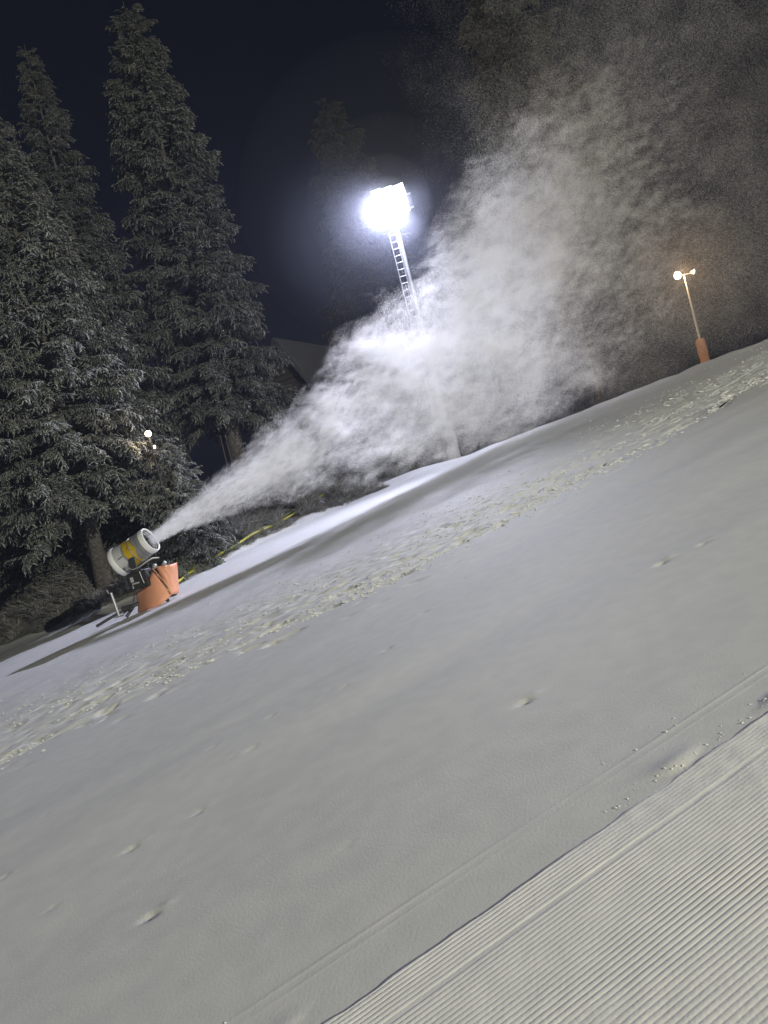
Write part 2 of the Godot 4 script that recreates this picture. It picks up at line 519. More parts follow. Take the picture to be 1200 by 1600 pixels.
# ------------------------------------------------------------------ the spray of snow
const TOP := [[0.0, 0.95], [1.13, 1.52], [2.2, 2.15], [3.77, 3.4], [6.45, 5.7], [8.78, 7.4], [10.9, 10.0], [13.2, 12.6], [16.7, 15.6], [22.0, 17.5]]
const LOW := [[0.0, 0.58], [1.0, 0.78], [2.8, 0.95], [4.45, 0.98], [6.35, 1.0], [9.2, 1.4], [12.85, 1.9], [15.4, 2.5], [20.6, 5.0], [24.0, 7.0]]
const THICK := [[0.0, 1.8], [1.5, 1.7], [3.5, 1.7], [6.0, 2.2], [9.0, 2.9], [12.0, 1.9], [14.5, 1.1], [17.0, 0.5], [20.0, 0.2], [23.0, 0.0]]
const AWAY := [[0.0, 0.0], [1.2, 0.05], [3.0, 0.9], [6.0, 3.4], [10.0, 7.0], [14.0, 10.0], [18.0, 12.0], [24.0, 14.0]]       # how far the wind has carried it away from the viewer

func shards(count: int, spread: Vector3, edge: float, seed_: int) -> ArrayMesh:      # a wisp of tiny ice grains, each a flat crystal
	var r := RandomNumberGenerator.new()
	r.seed = seed_
	var v := PackedVector3Array(); var n := PackedVector3Array(); var ix := PackedInt32Array()
	for k in count:
		var c := Vector3(r.randfn(), r.randfn(), r.randfn()) * spread
		var b := Basis.from_euler(Vector3(r.randf() * TAU, r.randf() * TAU, r.randf() * TAU)) * (edge * r.randf_range(0.6, 1.4))
		var nn := b.z.normalized()
		for a in [0.0, TAU * 2.0 / 3.0, TAU / 3.0]:
			ix.append(v.size())
			v.append(c + b * Vector3(cos(a), sin(a), 0) * 0.577)
			n.append(nn)
	return mesh_of(v, n, ix)

func swarm(called: String, label: String, category: String, mesh: Mesh, places: Array) -> void:
	var mm := MultiMesh.new()
	mm.transform_format = MultiMesh.TRANSFORM_3D
	mm.mesh = mesh
	mm.instance_count = places.size()
	for i in places.size(): mm.set_instance_transform(i, places[i])
	var o := MultiMeshInstance3D.new()
	o.name = numbered(called)
	o.multimesh = mm
	o.material_override = M.spray
	add_child(o, true)
	tag(o, label, category, "", "stuff")

func ridge(p: Vector3) -> float:
	return 1.0 - minf(1.0, absf(noise_d.get_noise_3dv(p)) * 2.2)

func snow_plume(muzzle: Vector3, axis: Vector3) -> void:
	var r := RandomNumberGenerator.new()
	r.seed = 77
	var places := []
	var tries := 0
	while places.size() < 46000 and tries < 2500000:
		tries += 1
		var X := 22.0 * pow(r.randf(), 0.8)
		var hi := curve(TOP, X)
		var lo := curve(LOW, X)
		var v := r.randf()
		var tall := hi - lo
		# how much snow hangs there: dense along the jet, thinner where it falls out
		var size := lerpf(0.4, 1.3, smoothstep(0.0, 8.0, X))
		var w := curve(THICK, X) * tall / 26.0 * pow(22.0 / maxf(X, 0.1), 0.25) / (size * size)
		var core := lerpf(0.5, 0.6, smoothstep(0.0, 8.0, X))
		var wide := lerpf(0.3, 0.27, smoothstep(0.0, 6.0, X))
		w *= exp(-pow((v - core) / (wide if v > core else wide * lerpf(1.5, 2.0, smoothstep(5.0, 9.0, X))), 2))
		if r.randf() > w: continue
		var half := 0.10 + 0.16 * X
		var Z := r.randfn() * half * 0.55
		var p := Vector3(X, lo + tall * v, Z)
		# curls: the field is bent before it is read, so that the dense strands wind and fray
		var loose := smoothstep(0.8, 5.0, X)
		var q := p * 9.0
		var bend := Vector3(noise_b.get_noise_3dv(q * 0.8), noise_b.get_noise_3dv(q * 0.8 + Vector3(91, 0, 0)), noise_b.get_noise_3dv(q * 0.8 + Vector3(0, 57, 0)))
		var e := Vector3(p.x * 7.0 - p.y * 2.0, p.y * 9.0, p.z * 4.0) + bend * 16.0
		var strand := ridge(e)
		strand = pow(strand, 4.0) * 1.1 + 0.45 * pow(ridge(e * 1.9 + Vector3(31, 7, 3)), 4.0)
		var clump := 0.5 + 1.1 * noise_b.get_noise_3dv(p * 4.0 + Vector3(11, 3, 8))
		# falling curtains under the jet
		var fall := 0.5 + 0.9 * noise_c.get_noise_3dv(Vector3(p.x * 6.0 + p.y * 1.2, p.y * 0.8, p.z * 3.0))
		var keep := lerpf(0.75, clampf(0.2 + 0.8 * strand * (0.45 + clump), 0, 1), loose)
		keep = lerpf(keep, 0.42, 0.55 * smoothstep(8.0, 14.0, X))
		keep = lerpf(keep, clampf(fall * 0.8, 0, 1), smoothstep(0.34, 0.1, v) * loose)
		if r.randf() > keep: continue
		p += bend * Vector3(0.25, 0.55, 0.5) * loose * (0.5 + 0.06 * X)
		var at0 := Vector3(muzzle.x + p.x, p.y, muzzle.z - curve(AWAY, p.x) - p.z)
		var start := smoothstep(1.6, 0.0, X)
		at0 = at0.lerp(muzzle + axis * X + (at0 - (muzzle + axis * X)) * 0.8, start)
		if at0.y < ground(at0.x, -at0.z) + 0.08: continue
		var sc := size * r.randf_range(0.6, 1.3) * (1.0 + 0.35 * smoothstep(7.0, 14.0, X))
		var b := along(Vector3(1, 0.45 + r.randfn() * 0.5 * loose, r.randfn() * 0.5 * loose)).rotated(Vector3(1, 0.4, 0).normalized(), r.randf() * TAU)
		places.append(Transform3D(b.scaled(Vector3.ONE * sc), at0))
	print("plume ", places.size(), " of ", tries)
	# the single jets of the nozzle ring, drawn together in front of the muzzle
	var bs := along(axis)
	for k in 12:
		var th := TAU * (k + 0.3) / 12.0
		var rim := bs * Vector3(cos(th) * 0.235, sin(th) * 0.235, -0.1)
		for i in 60:
			var u := i / 60.0
			var p := muzzle + rim * (1.0 - 0.75 * u) + axis * 0.55 * u + Vector3(r.randfn(), r.randfn(), r.randfn()) * 0.012 * (1 + 2 * u)
			places.append(Transform3D(bs.scaled(Vector3.ONE * 0.22), p))
	swarm("snow_spray", "white plume of artificial snow blown uphill from the fan gun", "snow spray", shards(150, Vector3(0.036, 0.036, 0.1), 0.0062, 5), places)

func drifting_snow() -> void:                                # thin cloud that the wind carries off above and behind the jet
	var r := RandomNumberGenerator.new()
	r.seed = 78
	var places := []
	var tries := 0
	while places.size() < 22000 and tries < 1500000:
		tries += 1
		var p := Vector3(r.randf_range(5.0, 36.0), r.randf_range(1.0, 32.0), r.randf_range(26.0, 46.0))
		var c := Vector2((p.x - 13.0) / 9.5, (p.y - 9.5 - 0.35 * (p.x - 10.0)) / 7.5)
		var w := exp(-c.length_squared() * 1.1) + 0.28 * smoothstep(6.0, 14.0, p.x) * smoothstep(33.0, 18.0, p.y) + 0.25 * exp(-pow((p.x - 17.0) / 5.0, 2) - pow((p.y - 5.0) / 4.0, 2))
		var q := p * 3.2
		var bend := Vector3(noise_b.get_noise_3dv(q), noise_b.get_noise_3dv(q + Vector3(91, 0, 0)), 0.0)
		var n := noise_a.get_noise_3dv(p * 2.6 + bend * 9.0) * 0.7 + 0.45 + 0.5 * pow(ridge(p * 3.4 + bend * 12.0), 3.0) - 0.2
		if r.randf() > w * clampf(n, 0, 1): continue
		if p.y < ground(p.x, p.z) + 0.3 or p.distance_to(Vector3(3.6, 13.2, 33.5)) < 4.5: continue
		var b := Basis.from_euler(Vector3(r.randf() * TAU, r.randf() * TAU, 0)).scaled(Vector3.ONE * r.randf_range(2.0, 4.5))
		places.append(Transform3D(b, Vector3(p.x, p.y, -p.z)))
	print("drift ", places.size(), " of ", tries)
	swarm("drifting_snow", "thin grey cloud of drifting snow beyond the white plume", "snow cloud", shards(150, Vector3(0.085, 0.08, 0.085), 0.0034, 6), places)

func mist(called: String, label: String, where: Vector3, size: Vector3, density: float, color: Color) -> void:
	var f := FogVolume.new()
	f.name = numbered(called)
	f.shape = RenderingServer.FOG_VOLUME_SHAPE_ELLIPSOID
	f.size = size
	f.position = where
	var m := FogMaterial.new()
	m.density = density
	m.albedo = color
	f.material = m
	add_child(f)
	tag(f, label, "mist", "", "stuff")

# ------------------------------------------------------------------ lamps and masts
func sheath(root: Node3D, high: float, r: float, m: Material, n := 10) -> void:     # the impact pad round a mast: quilted, tied twice
	var v := []
	for i in n + 1:
		var k := float(i) / n
		v.append([high * k, r * (1.0 + 0.05 * sin(k * PI * 4.0)) * (0.86 if i == 0 or i == n else 1.0)])
	v.append([high + 0.02, r * 0.4])
	put("impact_pad", lathe(v, 14), m, root, Transform3D(Basis(Vector3.RIGHT, -PI / 2), Vector3(0, 0, 0)))

func flood_mast(called: String, label: String, x: float, d: float, top: float, facing: Vector3, tint: Color, heads: Array, beams: Array) -> void:
	var y0 := ground(x, d) - 0.15
	var root := thing(called, label, "floodlight mast", Vector3(x, y0, -d))
	var H := top - y0
	put("pole", tube([Vector3.ZERO, Vector3(0, H * 0.5, 0), Vector3(0, H, 0)], [0.13, 0.11, 0.09], 16), M.steel, root)
	# the ladder hangs on the pole's left
	var ladder := put("ladder", tube([Vector3(-0.42, 2.4, 0.1), Vector3(-0.42, H - 0.9, 0.1)], [0.026], 8), M.steel, root)
	put("rail", tube([Vector3(-0.13, 2.4, 0.2), Vector3(-0.13, H - 0.9, 0.16)], [0.022], 8), M.steel, ladder)
	var rung := tube([Vector3(-0.42, 0, 0.1), Vector3(-0.13, 0, 0.18)], [0.018], 6)
	var y := 2.6
	while y < H - 1.0:
		put("rung", rung, M.steel, ladder, at(Vector3(0, y, 0)))
		y += 0.31
	put("crossbar", tube([Vector3(-0.95, H, 0), Vector3(0.95, H, 0)], [0.05], 8), M.steel, root)
	put("upper_crossbar", tube([Vector3(-0.7, H + 0.62, 0), Vector3(0.95, H + 0.62, 0)], [0.045], 8), M.steel, root)
	put("upright", tube([Vector3(0, H, 0), Vector3(0, H + 0.75, 0)], [0.06], 8), M.steel, root)
	var bs := along(facing)
	for h in heads:
		var p := Vector3(h[0], H + h[1], 0.16)
		var head := put("floodlight_housing", box(Vector3(0.48, 0.6, 0.16), 0.03), M.grey_paint, root, at(p, bs))
		put("lamp_glass", box(Vector3(0.46, 0.58, 0.02), 0.008), M.lamp_white, head, at(Vector3(0, 0, 0.085)))
		put("bracket", box(Vector3(0.06, 0.3, 0.05), 0.01), M.steel, head, at(Vector3(0, -0.1, -0.1)))
	sheath(root, 2.1, 0.3, M.faded_grey)
	var front := facing.normalized()
	for k in beams:
		var l := SpotLight3D.new()
		l.name = "lamp_light"
		l.light_color = tint
		l.light_energy = k[2]
		l.light_size = 0.16
		l.spot_angle = k[3]
		l.spot_angle_attenuation = 1.0
		l.spot_range = 250.0
		l.spot_attenuation = 2.0
		l.shadow_enabled = true
		l.transform = at(Vector3(k[0], H + 0.4, 0.16) + front * 0.4, along(-k[1]))
		root.add_child(l, true)

func small_lamp(called: String, label: String, x: float, d: float, top: float, energy: float, tint: Color, size: float, pad: float, two := true, pad_mat: Material = null, power: Material = null) -> void:
	var y0 := ground(x, d) - 0.1
	var root := thing(called, label, "lamp post", Vector3(x, y0, -d))
	var H := top - y0
	put("pole", tube([Vector3.ZERO, Vector3(0, H, 0)], [0.11, 0.06] if pad > 0 else [0.05, 0.04], 10), M.steel if pad > 0 else M.black, root)
	put("crossbar", tube([Vector3(-0.5 * size, H, 0), Vector3(0.5 * size, H, 0)], [0.04 if pad > 0 else 0.02], 6), M.steel if pad > 0 else M.black, root)
	for k in ([[-0.42, 0.1], [0.5, -0.35]] if two else [[0.0, 0.1]]):
		var p := Vector3(k[0] * size, H + 0.05, 0.05)
		var bs := along(Vector3(k[1], -0.25, 1.0) if k[0] <= 0 else Vector3(0.75, -0.3, 0.55))
		var hs := size * (1.0 if k[0] <= 0 else 0.6)
		var head := put("lamp_housing", lathe([[-0.18 * hs, 0.001], [-0.18 * hs, 0.1 * hs], [0.1 * hs, 0.24 * hs], [0.12 * hs, 0.22 * hs]], 14), M.grey_paint, root, at(p, bs))
		var disc := SphereMesh.new()
		disc.radius = 0.215 * hs
		disc.height = 0.16 * hs
		disc.radial_segments = 16
		disc.rings = 6
		put("lamp_glass", disc, power if power else M.lamp_warm, head, at(Vector3(0, 0, 0.11 * hs), Basis(Vector3.RIGHT, PI / 2)))
	if pad == 0.0:                                          # a second, small lamp lower on the pole
		var low := put("lower_lamp", box(Vector3(0.09, 0.12, 0.05), 0.01), M.grey_paint, root, at(Vector3(0.1, H - 0.45, 0.06)))
		put("lower_lamp_glass", box(Vector3(0.06, 0.1, 0.02), 0.005), M.lamp_small, low, at(Vector3(0, 0, 0.03)))
	if pad > 0: sheath(root, pad, 0.34, pad_mat if pad_mat else M.dull_orange)
	lamp_light(root, Vector3(-0.3 * size, H - 0.05, 0.5 * size + 0.1), tint, energy, 0.12 * size)

# ------------------------------------------------------------------ the fan gun
func barrel_print() -> ImageTexture:                        # the printed livery: bare silver, white rear, a yellow star-shaped patch, a line of black lettering
	var w := 512
	var h := 256
	var im := Image.create(w, h, false, Image.FORMAT_RGB8)
	var silver := Color(0.27, 0.275, 0.28).linear_to_srgb()
	var white := Color(0.62, 0.63, 0.64).linear_to_srgb()
	var yellow := Color(0.62, 0.42, 0.02).linear_to_srgb()
	var black := Color(0.03, 0.03, 0.03).linear_to_srgb()
	for y in h:
		for x in w:
			var u := fposmod(float(x) / w + 0.25, 0.5) * 2.0          # the same on both flanks
			var z := float(y) / h
			var a := absf(u - 0.5) * 2.0
			var c := silver
			var rear := 0.30 + 0.16 * pow(a, 2.0)
			if z < rear and a < 0.72: c = white
			var left := 0.3 + 0.13 * (1.0 - pow(absf(a - 0.45) / 0.55, 2.0)) - 0.12 * a
			var right := 0.76 - 0.12 * sin(a * PI * 0.9)
			if z > left and z < right and a < 0.85: c = yellow
			if a < 0.02 and z > 0.12 and z < 0.30: c = black
			if absf(z - 0.83) < 0.008: c = black.lerp(silver, 0.5)
			var g := 1.0 - 0.08 * absf(noise_b.get_noise_2d(x * 4.0, y * 4.0)) - 0.06 * maxf(0.0, noise_c.get_noise_2d(x * 1.5, y * 1.5))
			im.set_pixel(x, y, Color(c.r * g, c.g * g, c.b * g))
	return ImageTexture.create_from_image(im)

func panel(top: Array, bot: Array, thick: float, out: Vector3, rows := 8, folds := 0.0) -> ArrayMesh:      # a curved, padded mat hung between two lines of points
	var cols := 18
	var v := PackedVector3Array(); var ix := PackedInt32Array()
	for side in 2:
		for i in cols + 1:
			var u := float(i) / cols * (top.size() - 1)
			var k := mini(top.size() - 2, int(u))
			var f := u - k
			var tp: Vector3 = smooth(top, k, f)
			var bp: Vector3 = smooth(bot, k, f)
			for j in rows + 1:
				var g := float(j) / rows
				var p := bp.lerp(tp, g)
				var edge := minf(minf(g, 1 - g) * rows, minf(float(i), cols - float(i)) * 1.2)
				var puff := thick * (0.35 if edge < 0.5 else 1.0)
				p += out * ((puff if side == 0 else -puff) * 0.5 + folds * 0.018 * sin(i * 1.15 + j * 0.55) * g + 0.008 * sin(i * 0.9 + j * 1.7))
				v.append(p)
	var m := (cols + 1) * (rows + 1)
	var q := func(a: int, b: int, c: int, d: int): ix.append_array([a, b, c, a, c, d])
	for i in cols:
		for j in rows:
			var b := i * (rows + 1) + j
			q.call(b, b + 1, b + rows + 2, b + rows + 1)
			q.call(m + b, m + b + rows + 1, m + b + rows + 2, m + b + 1)
		var e := i * (rows + 1)
		q.call(e, e + rows + 1, m + e + rows + 1, m + e)
		e += rows
		q.call(e, m + e, m + e + rows + 1, e + rows + 1)
	for j in rows:
		q.call(j, m + j, m + j + 1, j + 1)
		var e := cols * (rows + 1) + j
		q.call(e, e + 1, m + e + 1, m + e)
	var st := SurfaceTool.new()
	st.begin(Mesh.PRIMITIVE_TRIANGLES)
	st.set_smooth_group(0)
	for p in v: st.add_vertex(p)
	for i in ix: st.add_index(i)
	st.generate_normals()
	return st.commit()

func smooth(a: Array, k: int, f: float) -> Vector3:
	var p0: Vector3 = a[maxi(0, k - 1)]
	var p1: Vector3 = a[k]
	var p2: Vector3 = a[k + 1]
	var p3: Vector3 = a[mini(a.size() - 1, k + 2)]
	return p1.cubic_interpolate(p2, p0, p3, f)

func snow_gun() -> void:
	var base := Vector3(-6.52, ground(-6.52, 20.2), -20.2)
	var g := thing("snow_gun", "white and silver fan snow gun with yellow patch beside the trees", "snow gun", base)
	var c := Vector3(-6.54, 0.59, -20.02) - base              # middle of the barrel
	var axis := Vector3(0.925, 0.352, 0.145).normalized()
	# z along the axis; x towards the viewer so that the print's flank faces the slope
	var z := axis
	var y := (Vector3.UP - z * z.y).normalized()
	var x := y.cross(z)
	var bs := Basis(x, y, z)
	var B := at(c, bs)
	M.livery = mat(Color.WHITE, 0.38, 0.25)
	M.livery.albedo_texture = barrel_print()
	M.livery.texture_repeat = true
	var body := put("barrel", lathe([[-0.46, 0.385], [-0.36, 0.372], [-0.2, 0.362], [0.0, 0.354], [0.2, 0.346], [0.42, 0.338]], 48), M.livery, g, B)
	put("inner_wall", lathe([[0.5, 0.302], [0.3, 0.3], [-0.2, 0.305], [-0.45, 0.33]], 40), M.dark_steel, body)
	put("rear_cowl", lathe([[-0.56, 0.33], [-0.6, 0.36], [-0.6, 0.392], [-0.55, 0.412], [-0.47, 0.41], [-0.44, 0.392]], 48), M.white_paint, g, B)
	put("muzzle_rim", lathe([[0.38, 0.34], [0.40, 0.352], [0.5, 0.35], [0.535, 0.34], [0.54, 0.325], [0.525, 0.305], [0.44, 0.3]], 48), M.white_paint, g, B)
	var band := lathe([[-0.012, 0.352], [-0.012, 0.36], [0.012, 0.359], [0.012, 0.351]], 40)
	put("band", band, M.steel, g, B * at(Vector3(0, 0, 0.05)))
	for a in [0.42, 2.0]:
		put("band_clamp", box(Vector3(0.05, 0.035, 0.06), 0.008), M.steel, g, B * at(Vector3(cos(a + 0.9) * 0.37, sin(a + 0.9) * 0.37, 0.05), Basis(Vector3(0, 0, 1), a + 0.9)))
	var ring := put("nozzle_ring", lathe([[0.36, 0.262], [0.38, 0.285], [0.42, 0.285], [0.44, 0.262], [0.42, 0.24], [0.38, 0.24], [0.36, 0.262]], 32), M.steel, g, B)
	var nz := tube([Vector3(0, 0, 0), Vector3(0, 0, 0.05)], [0.014, 0.008], 8)
	for k in 12:
		var a := TAU * (k + 0.3) / 12.0
		put("nozzle", nz, M.steel, ring, at(Vector3(cos(a) * 0.26, sin(a) * 0.26, 0.43)))
	var hub := put("fan_hub", lathe([[-0.3, 0.1], [0.1, 0.1], [0.24, 0.06], [0.28, 0.001]], 20), M.dark_steel, g, B)
	for k in 7:
		var a := TAU * k / 7.0
		put("fan_blade", box(Vector3(0.2, 0.008, 0.11), 0.003), M.dark_steel, hub, at(Vector3(cos(a) * 0.2, sin(a) * 0.2, -0.1), Basis(Vector3(0, 0, 1), a) * Basis(Vector3(1, 0, 0), 0.7)))
	put("rear_grille", lathe([[-0.57, 0.33], [-0.58, 0.2], [-0.58, 0.01]], 24), M.dark_steel, g, B)
	# cradle: two cheeks on a turntable over the post, with the bent tube that carries the hoses
	for sd in [-1.0, 1.0]:
		put("cheek", box(Vector3(0.035, 0.42, 0.2), 0.012), M.dark_steel, g, at(c + x * sd * 0.31 + Vector3(0, -0.36, 0), Basis(x, Vector3.UP, x.cross(Vector3.UP))))
	put("cradle", box(Vector3(0.62, 0.08, 0.3), 0.02), M.dark_steel, g, at(c + Vector3(0, -0.56, 0), Basis(x, Vector3.UP, x.cross(Vector3.UP))))
	put("tilt_arm", tube([c + Vector3(-0.24, -0.34, 0.36), c + Vector3(-0.06, -0.47, 0.38), c + Vector3(0.14, -0.44, 0.38), c + Vector3(0.3, -0.36, 0.36), c + Vector3(0.48, -0.3, 0.3), c + Vector3(0.62, -0.33, 0.2)], [0.022], 8), M.steel, g)
	put("turntable", lathe([[0, 0.001], [0, 0.2], [0.09, 0.2], [0.1, 0.001]], 24), M.dark_steel, g, at(c + Vector3(0, -0.72, 0), Basis(Vector3.RIGHT, -PI / 2)))
	put("post", tube([Vector3(0, 0.1, 0.1), c + Vector3(0, -0.66, 0)], [0.11, 0.1], 14), M.dark_steel, g)
	# the control cabinet, black, with its pale plates
	var cab := put("control_cabinet", box(Vector3(0.5, 0.44, 0.3), 0.02), M.black, g, at(c + Vector3(0.02, -0.76, 0.3), Basis(Vector3(0, 0, 1), 0.05)))
	put("plate", box(Vector3(0.085, 0.13, 0.006), 0.002), M.grey_paint, cab, at(Vector3(-0.13, 0.05, 0.153)))
	put("plate", box(Vector3(0.19, 0.035, 0.006), 0.002), M.grey_paint, cab, at(Vector3(-0.06, -0.06, 0.153)))
	put("plate", box(Vector3(0.03, 0.08, 0.006), 0.002), M.grey_paint, cab, at(Vector3(-0.15, -0.14, 0.153)))
	put("conduit", tube([Vector3(0.12, 0.2, 0.155), Vector3(0.13, 0.05, 0.17), Vector3(0.15, -0.12, 0.16)], [0.012], 6), M.steel, cab)
	put("terminal_box", box(Vector3(0.16, 0.26, 0.16), 0.02), M.grey_paint, g, at(c + Vector3(-0.3, -0.8, 0.16)))
	# undercarriage
	for a in [[0.6, 0.5], [0.55, -0.5], [-0.6, 0.35]]:
		put("leg", tube([Vector3(0, 0.25, 0.05), Vector3(a[0] * 0.6, 0.16, a[1] * 0.6), Vector3(a[0], 0.03 + ground(base.x + a[0], -(base.z + a[1])) - base.y, a[1])], [0.045], 8), M.dark_steel, g)
	var jack := put("support_jack", tube([Vector3(-0.72, -0.02, 0.5), Vector3(-0.78, 0.62, 0.5)], [0.035], 10), M.steel, g)
	put("crank", tube([Vector3(-0.78, 0.6, 0.5), Vector3(-0.84, 0.62, 0.5), Vector3(-0.87, 0.7, 0.5)], [0.014], 6), M.steel, jack)
	put("foot", box(Vector3(0.2, 0.03, 0.2), 0.008), M.steel, jack, at(Vector3(-0.72, -0.02, 0.5)))
	put("drawbar", tube([Vector3(-0.1, 0.2, 0.15), Vector3(-0.75, 0.06, 0.48), Vector3(-1.3, -0.12, 0.62)], [0.04], 8), M.dark_steel, g)
	put("coupling", box(Vector3(0.28, 0.16, 0.16), 0.03), M.dark_steel, g, at(Vector3(-0.5, 0.13, 0.4)))
	put("cable", tube([Vector3(-0.2, 0.5, 0.4), Vector3(-0.3, 0.2, 0.5), Vector3(-0.42, 0.08, 0.55), Vector3(-0.6, 0.02, 0.55)], [0.014], 6), M.black, g)
	snow_plume(base + c + axis * 0.52, axis)

	# the orange mats tied round its foot
	var w3 := func(a: Array) -> Array: return a.map(func(p): return Vector3(p[0], p[1], -p[2]) - Vector3(-6.3, -0.9, -19.8))
	var mats := thing("safety_mat", "orange padded safety mat wrapped round the foot of the snow gun", "safety mat", Vector3(-6.3, -0.9, -19.8))
	var m1t: Array = w3.call([[-6.80, -0.47, 20.15], [-6.52, -0.36, 19.95], [-6.29, -0.18, 19.85], [-6.13, 0.03, 19.80]])
	var m1b: Array = w3.call([[-6.84, -1.0, 20.0], [-6.42, -0.96, 19.6], [-6.06, -0.9, 19.5], [-5.80, -0.75, 19.65]])
	put("mat_panel", panel(m1t, m1b, 0.07, Vector3(-0.2, 0.1, 1).normalized(), 10), M.orange, mats)
	var m2t: Array = w3.call([[-6.06, 0.05, 19.82], [-5.86, 0.04, 19.75], [-5.71, 0.02, 19.85], [-5.60, 0.03, 20.20]])
	var m2b: Array = w3.call([[-5.79, -0.74, 19.68], [-5.76, -0.74, 19.75], [-5.75, -0.75, 19.90], [-5.75, -0.76, 20.25]])
	put("mat_panel", panel(m2t, m2b, 0.06, Vector3(0.25, 0.1, 1).normalized(), 10, 1.0), M.orange, mats)
	put("strap", tube(w3.call([[-6.12, 0.03, 19.72], [-5.98, -0.18, 19.64], [-5.82, -0.5, 19.6], [-5.79, -0.72, 19.62]]), [0.018], 6), M.dull_orange, mats)
	for p in [[-6.08, 0.07, 19.8], [-5.82, 0.08, 19.8]]:
		put("strap_roll", lathe([[-0.05, 0.001], [-0.05, 0.055], [0.05, 0.055], [0.05, 0.001]], 14), M.grey_paint, mats, at(Vector3(p[0], p[1], -p[2]) - Vector3(-6.3, -0.9, -19.8), along(Vector3(0.7, 0.5, 0.5))))

# ------------------------------------------------------------------ the rest
func tuft_mesh(seed_: int) -> ArrayMesh:                    # rimed grass and twigs
	var r := RandomNumberGenerator.new()
	r.seed = seed_
	var st := {"v": PackedVector3Array(), "n": PackedVector3Array(), "c": PackedColorArray(), "i": PackedInt32Array()}
	for k in 16:
		var a := r.randf() * TAU
		var out := Vector3(cos(a), 0, sin(a))
		var hgt := r.randf_range(0.3, 0.75)
		var p := out * r.randf_range(0.0, 0.1)
		var f := r.randf()
		var dull := Color(0.07, 0.065, 0.05).lerp(Color(0.26, 0.26, 0.25), f)
		var pale := Color(0.1, 0.095, 0.08).lerp(Color(0.36, 0.36, 0.35), f)
		var m := p + Vector3(0, hgt * 0.6, 0) + out * hgt * 0.2
		var e := p + Vector3(0, hgt * r.randf_range(0.5, 1.0), 0) + out * hgt * r.randf_range(0.4, 0.9)
		cone(st, p, m, e, 0.007, 0.011, dull, pale)
		if r.randf() < 0.6: cone(st, m, m.lerp(e, 0.5) + Vector3(r.randf_range(-0.05, 0.05), 0.03, r.randf_range(-0.05, 0.05)), e + Vector3(r.randf_range(-0.15, 0.15), 0.05, r.randf_range(-0.15, 0.15)), 0.006, 0.01, pale, pale)
	return mesh_of(st.v, st.n, st.i, PackedVector2Array(), st.c)

func brush() -> void:
	var r := RandomNumberGenerator.new()
	r.seed = 9
	for kind in 2:
		var places := []
		var tints := []
		for i in 5200:
			var s := r.randf_range(-9.0, 11.5)
			var e := curve(EDGE, s)
			var t := e + 0.35 + 9.0 * pow(r.randf(), 1.5) + 0.5 * noise_b.get_noise_1d(s * 20.0)
			if noise_b.get_noise_2d(s * 14.0, t * 14.0) < -0.12 and t < e + 2.5: continue
			var p := plan(s, t)
			var sc := r.randf_range(0.5, 1.15) * smoothstep(e - 0.2, e + 1.6, t)
			places.append(Transform3D(Basis(Vector3.UP, r.randf() * TAU).scaled(Vector3(sc, sc * r.randf_range(0.6, 1.1), sc)), Vector3(p.x, height(s, t, false) - 0.02, -p.y)))
			var k := r.randf_range(0.9, 1.8)
			tints.append(Color(k, k, k))
		var mm := MultiMesh.new()
		mm.transform_format = MultiMesh.TRANSFORM_3D
		mm.use_colors = true
		mm.mesh = tuft_mesh(3 + kind)
		mm.instance_count = places.size()
		for i in places.size():
			mm.set_instance_transform(i, places[i])
			mm.set_instance_color(i, tints[i])
		var o := MultiMeshInstance3D.new()
		o.name = "frosted_grass" if kind == 0 else "frosted_scrub"
		o.multimesh = mm
		o.material_override = M.needles
		add_child(o)
		tag(o, "rimed dry grass on the bank under the spruces" if kind == 0 else "rimed low scrub among the grass of the bank", "grass" if kind == 0 else "scrub", "", "stuff")

